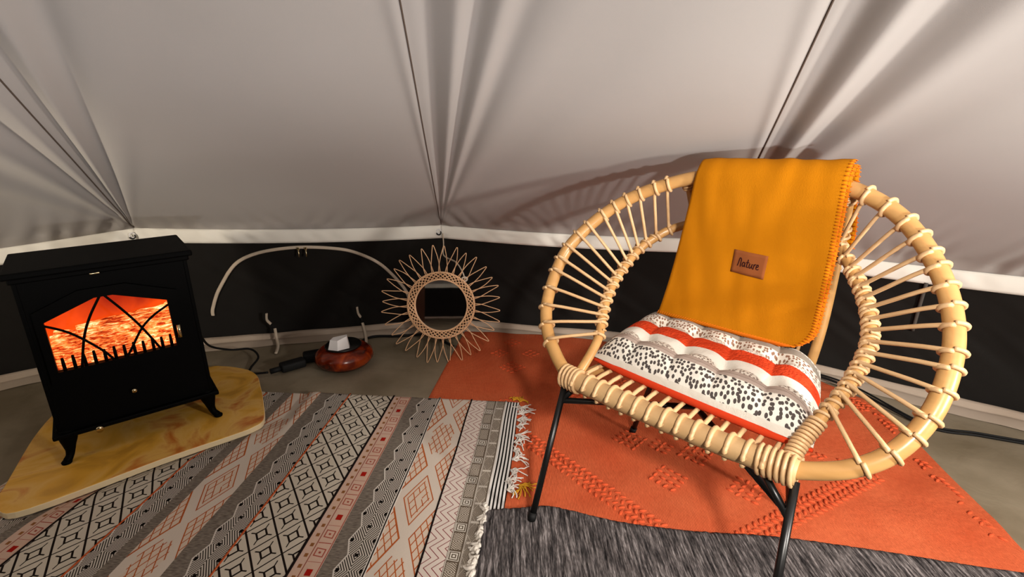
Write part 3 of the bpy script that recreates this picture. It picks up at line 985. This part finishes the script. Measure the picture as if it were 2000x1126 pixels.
# ------------------------------------------------------------------ sunburst mirror
MS = 1.065
mr = empty('sunburst_mirror', (-.333, 2.265, .272), rot=(R(-9.8), 0, R(0)))
mr.scale = (MS, MS, MS)
tag(mr, 'round mirror with woven rim and looped wicker rays in front of dark wall', 'mirror')
mb = MB()
lathe(mb, [(.0, -.002), (.118, -.002), (.118, .003), (.0, .003)], 48, M=Matrix.Rotation(R(90), 3, 'X'))
gl = mb.build('mirror_glass', M_mirror, mr, smooth=False)
mb = MB()
lathe(mb, [(0, -.010), (.135, -.010), (.135, -.004), (0, -.004)], 40, M=Matrix.Rotation(R(90), 3, 'X'))
mb.build('backing', fabric('backing_board', '#3a2a1c'), mr)
def pol(r, a, y=0): return V3((r * math.sin(a), y, r * math.cos(a)))
mb = MB()
for sgn in (-1, 1):
    for st in range(6):
        pts = [pol(.131 + .0155 * math.cos(7 * a + st * PI / 3), a * sgn, -.006 - .004 * math.sin(7 * a + st * PI / 3 + (.8 if sgn > 0 else 0))) for a in [2*PI*k/168 for k in range(168)]]
        tube(mb, pts, .0021, 5, True)
for r in (.1155, .148):
    tube(mb, [pol(r, 2*PI*k/80, -.006) for k in range(80)], .0032, 6, True)
mb.build('woven_rim', M_wick, mr)
NRAY = 32
for i in range(NRAY):
    a = 2 * PI * (i + .35) / NRAY; w = R(8.2); tipr = .262 + .005 * math.sin(i * 2.3)
    a2 = a + R(1.2) * math.sin(i * 1.7)
    L = [pol(.140, a - w * .9, -.004), pol(.175, a - w * .72, -.006), pol(.215, a2 - w * .42, -.007), pol(tipr - .006, a2 - R(.8), -.006), pol(tipr, a2, -.006),
         pol(tipr - .006, a2 + R(.8), -.006), pol(.215, a2 + w * .42, -.003), pol(.175, a + w * .72, -.003), pol(.140, a + w * .9, -.004)]
    mb = MB(); tube(mb, catmull(L, 4), .0018, 6); mb.build('wicker_ray', M_wick, mr)
# cord tying the mirror to the eyelet
E2 = bandp(2) + V3((.012, -.03, BH * .4))
rimp = V3((-.333 + .112, 2.285, .272 + .124))
mb = MB(); tube(mb, catmull([E2, E2 + V3((.004, -.02, -.05)), E2 + V3((.008, -.06, -.10)), V3((-.27, 2.38, .45)), rimp + V3((-.01, .01, .03)), rimp], 8), .0045, 8, flat=.7)
tube(mb, [rimp + V3((.012 * math.cos(t), -.004, .010 * math.sin(t))) for t in [2*PI*k/12 for k in range(12)]], .004, 6, True)
o = mb.build('hanging_cord', M_cord); tag(o, 'pale cord running from the band eyelet down to the mirror rim', 'cord')

# ------------------------------------------------------------------ hearth board and stove
BZ = .032
bp = [(-1.554, 1.292), (-1.537, 1.236), (-1.485, 1.203), (-1.399, 1.211), (-1.16, 1.44), (-1.007, 1.567), (-0.949, 1.623), (-0.936, 1.683), (-1.013, 1.84), (-1.071, 1.941), (-1.112, 2.009), (-1.156, 2.055), (-1.212, 2.088), (-1.321, 2.115), (-1.412, 2.09), (-1.72, 1.86), (-1.76, 1.75), (-1.70, 1.567)]
sm_ = catmull([V3((*p, 0)) for p in bp], 5, True)
poly = [(p.x, p.y) for p in sm_]
mb = MB(); prism(mb, poly, .010, BZ, bev=.003)
bd = mb.build('hearth_board', M_board, smooth=False)
bd.data.materials.append(M_boardedge)
for p in bd.data.polygons:
    if abs(p.normal.z) < .8: p.material_index = 1
tag(bd, 'yellow marbled board with rounded corners and pale edge under the stove', 'board')

wv_ = V3((.771, .637, 0)).normalized(); SR = math.atan2(wv_.y, wv_.x)
SO = V3((-1.450, 1.425, BZ + .001)); 
st = empty('electric_stove', SO, SR)      # local x along the front, y back
tag(st, 'small black cabinet stove glowing with orange fire behind a latticed window', 'stove')
X0, X1, D = -.012, .432, .29
XC = (X0 + X1) / 2
Zb = .105; Zt = .628
def outline(win, z0, z1): pass
ZW = BZ + .001
WIN = [(.033, .350 - ZW), (.352, .352 - ZW), (.352, .520 - ZW), (.212, .569 - ZW), (.165, .569 - ZW), (.033, .516 - ZW)]
# body shell: sides, back, top, bottom, front with window opening
mb = MB()
box(mb, (X0 + .006, D / 2, (Zb + Zt) / 2), (.012, D, Zt - Zb), bev=.002); box(mb, (X1 - .006, D / 2, (Zb + Zt) / 2), (.012, D, Zt - Zb), bev=.002)
box(mb, (XC, D - .006, (Zb + Zt) / 2), (X1 - X0 - .01, .012, Zt - Zb)); box(mb, (XC, D / 2, Zb + .006), (X1 - X0 - .01, D, .012))
mb.build('body', M_stove, st, smooth=False)
mb = MB(); box(mb, (XC, D / 2 - .006, Zt + .010), (X1 - X0 + .036, D + .034, .020), bev=.005); box(mb, (XC, D / 2, Zt - .008), (X1 - X0 + .014, D + .012, .018), bev=.004)
mb.build('top_plate', M_stove, st, smooth=False)
mb = MB(); box(mb, (XC, D / 2 - .004, Zb - .004), (X1 - X0 + .03, D + .028, .016), bev=.004); mb.build('base_plate', M_stove, st, smooth=False)
# front panel with polygonal opening
def frame_panel(outer, inner, y0, y1):
    bm = bmesh.new()
    ov = [bm.verts.new((x, y0, z)) for x, z in outer]; iv = [bm.verts.new((x, y0, z)) for x, z in inner]
    e = [bm.edges.new((ov[i], ov[(i+1) % len(ov)])) for i in range(len(ov))] + [bm.edges.new((iv[i], iv[(i+1) % len(iv)])) for i in range(len(iv))]
    r = bmesh.ops.triangle_fill(bm, edges=e, use_beauty=True, use_dissolve=True)
    fs_ = [x for x in r['geom'] if isinstance(x, bmesh.types.BMFace)]
    ex = bmesh.ops.extrude_face_region(bm, geom=fs_)
    for x in ex['geom']:
        if isinstance(x, bmesh.types.BMVert): x.co.y = y1
    bmesh.ops.recalc_face_normals(bm, faces=bm.faces)
    bm.verts.index_update()
    m_ = MB(); m_.add([q.co.copy() for q in bm.verts], [tuple(q.index for q in f_.verts) for f_ in bm.faces]); bm.free(); return m_
frame_panel([(X0 + .012, Zb + .012), (X1 - .012, Zb + .012), (X1 - .012, Zt - .01), (X0 + .012, Zt - .01)], WIN, .0, .012).build('front_panel', M_stove, st, smooth=False)
dz = lambda z: z - ZW
DO = [(.012, dz(.315)), (.384, dz(.315)), (.384, dz(.550)), (.25, dz(.600)), (.13, dz(.600)), (.012, dz(.550))]
door = frame_panel(DO, WIN, -.012, .002).build('door', M_stove, st, smooth=False)
mb = MB(); tube(mb, [V3((.366, -.026, dz(.430))), V3((.366, -.026, dz(.385)))], .006, 8); box(mb, (.366, -.018, dz(.408)), (.012, .016, .012), bev=.002)
o = mb.build('door_latch', M_brass, door); tag(o, 'small metal door latch')
# lattice arcs
def arcbar(P, nm='lattice_bar'):
    mb = MB(); tube(mb, catmull([V3((x, -.007, dz(z))) for x, z in P], 8), .0038, 8); mb.build(nm, M_stove, door)
arcbar([(.180, .572), (.142, .508), (.115, .443), (.091, .348)]); arcbar([(.030, .507), (.075, .478), (.113, .440), (.155, .386), (.176, .348)])
arcbar([(.190, .572), (.230, .508), (.266, .441), (.306, .348)]); arcbar([(.354, .503), (.305, .474), (.266, .438), (.226, .375), (.208, .348)])
for k in range(12):
    x = .050 + k * .0262
    mb = MB(); tube(mb, [V3((x, -.003, dz(.345))), V3((x, -.003, dz(.374))), V3((x, -.003, dz(.392 + .003 * (k % 2))))], [.0050, .0048, .0036], 8)
    mb.build('grate_bar', M_stove, door)
mb = MB(); lathe(mb, [(.0, .018), (.006, .017), (.009, .012), (.007, .006), (.005, 0)], 16, c=(.205, .0, dz(.226)), M=Matrix.Rotation(R(90), 3, 'X'))
kn = mb.build('knob', M_brass, st); tag(kn, 'small round brass knob below the window')
mb = MB(); box(mb, (.182, -.004, dz(.645)), (.026, .008, .006), bev=.002); o = mb.build('trim_plate', M_brass, st); tag(o, 'small shiny plate above the window')
mb = MB(); lathe(mb, [(.0, .010), (.011, .009), (.012, 0)], 14, c=(.091, -.012, .092), M=Matrix.Rotation(R(90), 3, 'X')); mb.build('foot_screw', M_brass, st)
# cabriole legs
for (x, y, sx, sy) in ((X0 + .022, .02, -1, -1), (X1 - .022, .02, 1, -1), (X0 + .022, D - .02, -1, 1), (X1 - .022, D - .02, 1, 1)):
    mb = MB(); pr = [(0, .110, .030), (.004, .075, .024), (.006, .055, .018), (.008, .035, .013), (.014, .018, .011), (.024, .008, .012), (.030, .006, .010)]
    tube(mb, catmull([V3((x + sx * a * .8, y + sy * a * .8, z)) for a, z, r in pr], 4), [pr[min(6, i // 4)][2] + (pr[min(6, i // 4 + 1)][2] - pr[min(6, i // 4)][2]) * (i % 4) / 4 for i in range(25)], 12)
    lathe(mb, [(0, 0), (.014, 0), (.015, .006), (.010, .011), (0, .012)], 14, c=(x + sx * .022, y + sy * .022, 0))
    mb.build('leg', M_stove, st)
# fire display: glowing back, embers and logs
def m_fireback():
    g = G('glowing_screen', .6, .2); g.color('#200400')
    t = g.n.new('ShaderNodeTexCoord'); s = g.n.new('ShaderNodeSeparateXYZ'); g.l.new(t.outputs['Generated'], s.inputs[0])
    z = S(g, s.outputs[2]); x = S(g, s.outputs[0])
    n = g.noise(9, 3, dist=.5); f_ = g.noise(22, 2)
    t_ = (1 - z) * .8 + (n - .5) * .5
    c = g.ramp(t_, [(.15, '#8a1a02'), (.45, '#d8400a'), (.62, '#f2701c'), (.8, '#ffd070')])
    g.emit(c, 1.3); return g.mat
def m_logs():
    g = G('glowing_logs', .8, .1); g.color('#180400')
    n = g.noise(1, 4, g.vec('Object', (30, 60, 170)), .65, 1.2); k = g.noise(20, 2, dist=.4)
    m = g.noise(10, 2)
    c = g.ramp(n * .75 + k * .25, [(.34, '#3a0600'), (.45, '#a82c0a'), (.54, '#f07a34'), (.64, '#ffc48a'), (.76, '#fff2c8')])
    g.emit(c, m * 2.6 + .3); return g.mat
M_fb, M_lg = m_fireback(), m_logs()
mb = MB(); box(mb, (.192, .115, dz(.46)), (.37, .006, .27)); mb.build('fire_screen', M_fb, st, smooth=False)
for (a, b, r) in (((.02, .060, .392), (.37, .075, .408), .026), ((.03, .085, .418), (.38, .080, .432), .030), ((.10, .070, .448), (.38, .088, .462), .021), ((.02, .045, .370), (.20, .040, .378), .021), ((.18, .045, .380), (.38, .045, .392), .021), ((.04, .09, .444), (.16, .07, .420), .016), ((.24, .06, .442), (.38, .095, .474), .015)):
    A_, B_ = V3((a[0], a[1], dz(a[2]))), V3((b[0], b[1], dz(b[2])))
    vs_ = []; 
    mb = MB(); pts = [A_.lerp(B_, t / 14) + V3((0, .003 * nz(t * .7, a[0] * 9), .006 * nz(t * .6, a[2] * 20))) for t in range(15)]
    tube(mb, pts, [r * (.85 + .35 * abs(nz(t * .9, r * 100))) for t in range(15)], 12); mb.build('log', M_lg, st)
mb = MB(); box(mb, (.192, .05, dz(.340)), (.34, .11, .02)); 
for k in range(90):
    x, y = random.uniform(.03, .36), random.uniform(.02, .09)
    lathe(mb, [(0, -.005), (.007, -.003), (.008, .002), (.004, .007), (0, .008)], 6, c=(x, y, dz(.354)))
o = mb.build('ember_bed', M_lg, st)

# ------------------------------------------------------------------ small things by the wall
pot = empty('glazed_pot', (-.790, 2.195, 0))
tag(pot, 'squat round amber-brown glossy pot on the floor by the dark wall', 'pot')
mb = MB(); lathe(mb, [(0, .004), (.075, .004), (.115, .018), (.133, .042), (.128, .068), (.105, .088), (.075, .096), (0, .098)], 40); mb.build('bowl', M_amber, pot)
mb = MB(); lathe(mb, [(0, .096), (.080, .096), (.084, .102), (.078, .108), (0, .104)], 32); mb.build('lid', M_black, pot)
mb = MB()
def facet(base, h, t=.0):
    vs_ = [V3((x, y, 0)) for x, y in base] + [V3((x * .78, y * .8 + .006, h + .012 * (1 if x > .01 else 0))) for x, y in base]
    n = len(base); return vs_, [tuple(range(n))[::-1], tuple(range(n, 2 * n))] + [(i, (i+1) % n, n + (i+1) % n, n + i) for i in range(n)]
v, f = facet([(-.045, -.018), (.002, -.030), (.046, .002), (.040, .028), (-.040, .022)], .044)
mb.add(v, f); o = mb.build('paper_block', M_white, smooth=False); o.location = (-.790, 2.14, .109); tag(o, 'small white faceted block resting on top of the amber pot', 'block')
# adapters and cables
mb = MB(); box(mb, (-1.018, 2.148, .022), (.11, .055, .038), rot=Matrix.Rotation(R(40), 3, 'Z').to_quaternion(), bev=.008)
tube(mb, [(-1.053, 2.118, .02), (-1.093, 2.083, .02)], .013, 8)
o = mb.build('power_adapter', M_rubber); tag(o, 'black power adapter block lying on the floor left of the amber pot', 'adapter')
mb = MB(); box(mb, (-.955, 2.235, .025), (.09, .06, .045), rot=Matrix.Rotation(R(25), 3, 'Z').to_quaternion(), bev=.010)
o = mb.build('plug_box', M_rubber); tag(o, 'black plug box touching the back of the amber pot', 'adapter')
def cable(pts, r, label, rings=8):
    mb = MB(); tube(mb, catmull([V3(p) for p in pts], 8), r, 7); o = mb.build('cable', M_rubber); tag(o, label, 'cable'); return o
cable([(-1.34, 2.03, .22), (-1.38, 2.14, .12), (-1.349, 2.24, .055), (-1.273, 2.27, .045), (-1.219, 2.235, .02), (-1.215, 2.147, .006), (-1.19, 2.09, .006), (-1.103, 2.078, .018)], .005, 'black cable looping from behind the stove to the adapter')
cable([(-.90, 2.27, .02), (-.80, 2.42, .008), (-.738, 2.504, .008), (-.601, 2.512, .008), (-.435, 2.535, .008), (-.36, 2.45, .008), (-.30, 2.38, .008)], .007, 'black cable along the wall foot behind the sunburst mirror')
cable([(1.0, 2.29, .03), (1.28, 2.10, .024), (1.43, 1.93, .024), (1.559, 1.672, .006), (1.71, 1.608, .006), (1.836, 1.558, .006), (2.135, 1.439, .006)], .005, 'black cable on the pale groundsheet right of the chair, nearer strand')
cable([(1.0, 2.31, .03), (1.29, 2.12, .024), (1.45, 1.95, .024), (1.565, 1.690, .006), (1.715, 1.626, .006), (1.842, 1.574, .006), (2.14, 1.457, .006)], .004, 'black cable on the pale groundsheet right of the chair, farther strand')

# ------------------------------------------------------------------ unseen half of the tent (mirror view, plus an added light blocker)
mb = MB(); tube(mb, [(-.02, -.93, 0), (-.02, -.93, 2.36)], .028, 16)
o = mb.build('tent_pole', plain('varnished_wood', '#b5702c', .4)); tag(o, 'varnished wooden tent pole standing in the middle of the tent', 'pole')
ck = empty('cabinet', (-1.35, -1.5, 0), R(8)); tag(ck, 'dark brown wooden cabinet seen in the mirror', 'cabinet')
mw = plain('brown_wood', '#4a2614', .5)
mb = MB(); box(mb, (0, 0, .37), (.5, .38, .70), bev=.006); mb.build('body', mw, ck, smooth=False)
mb = MB(); box(mb, (0, 0, .735), (.54, .42, .03), bev=.006); mb.build('top', mw, ck, smooth=False)
for s in (-1, 1):
    mb = MB(); box(mb, (.125 * s, .195, .37), (.235, .016, .62), bev=.004); d_ = mb.build('door', mw, ck, smooth=False)
    mb = MB(); lathe(mb, [(0, .02), (.011, .017), (.006, 0)], 12, c=(.03 * s, .203, .42), M=Matrix.Rotation(R(-90), 3, 'X')); mb.build('knob', M_brass, d_)

blocker_bed = empty('blocker_bed', (1.25, -1.20, 0)); tag(blocker_bed, 'added unseen bed with cream cover standing behind the viewer', 'blocker_bed')  # added out of view to keep the rear spot off wall and floor
mb = MB(); box(mb, (0, 0, .20), (1.96, .86, .16), bev=.01); mb.build('frame', mw, blocker_bed, smooth=False)
mb = MB(); box(mb, (0, 0, .41), (1.92, .84, .25), bev=.05); mb.build('mattress', fabric('cream_cover', '#d8d0c4', '#c9c0b2'), blocker_bed)
for x in (-.92, .92):
    for y in (-.38, .38):
        mb = MB(); box(mb, (x, y, .062), (.07, .07, .123), bev=.005); mb.build('leg', mw, blocker_bed, smooth=False)

# ------------------------------------------------------------------ light
def lamp(loc_, e, size, col, nm, typ='POINT'):
    l = bpy.data.lights.new(nm, typ); l.energy = e; l.color = col
    if typ == 'POINT': l.shadow_soft_size = size
    else: l.size = size
    o = bpy.data.objects.new(nm, l); COL.objects.link(o); o.location = loc_; return o
def spot(loc_, aim, e, size, cone, blend, col, nm):
    o = lamp(loc_, e, size, col, nm, 'POINT'); bpy.data.objects.remove(o)
    l = bpy.data.lights.new(nm, 'SPOT'); l.energy = e; l.color = col; l.shadow_soft_size = size
    l.spot_size = R(cone); l.spot_blend = blend
    o = bpy.data.objects.new(nm, l); COL.objects.link(o); o.location = loc_
    o.rotation_euler = (V3(aim) - V3(loc_)).to_track_quat('-Z', 'Y').to_euler(); return o
spot((1.78, -.12, .98), (.85, 1.45, .3), 135, .09, 130, 1.0, (1, .93, .85), 'lamp_light')
spot((1.0, -2.35, .46), (.25, 2.2, 1.7), 400, .12, 95, .8, (1, .97, .955), 'roof_fill')  # unseen spot added low at the back to brighten the front roof
spot((.45, -.75, 1.72), (.58, 1.50, .25), 210, .10, 56, 1.0, (1, .92, .84), 'front_fill')  # no lamp hangs here; fill added to brighten chair and rugs
spot((-2.35, -.1, .9), (-2.35, 1.6, 1.35), 130, .08, 95, .8, (1, .88, .72), 'warm_left_fill')  # unseen warm fill added to lift the far left roof folds
w = bpy.data.worlds.new('night'); SC.world = w; w.use_nodes = True
w.node_tree.nodes['Background'].inputs[0].default_value = (.012, .010, .009, 1); w.node_tree.nodes['Background'].inputs[1].default_value = 1

# ------------------------------------------------------------------ camera
cd = bpy.data.cameras.new('camera'); cd.sensor_width = 36; cd.lens = 36 * 1000 / 2000; cd.clip_start = .02
cam = bpy.data.objects.new('camera', cd); COL.objects.link(cam)
cam.location = (0, 0, 1.10); cam.rotation_euler = (R(90 - 18.2), 0, 0)
SC.camera = cam
SC.view_settings.view_transform = 'Standard'; SC.view_settings.look = 'None'
SC.view_settings.exposure = .35; SC.view_settings.gamma = 1; SC.view_settings.use_curve_mapping = False
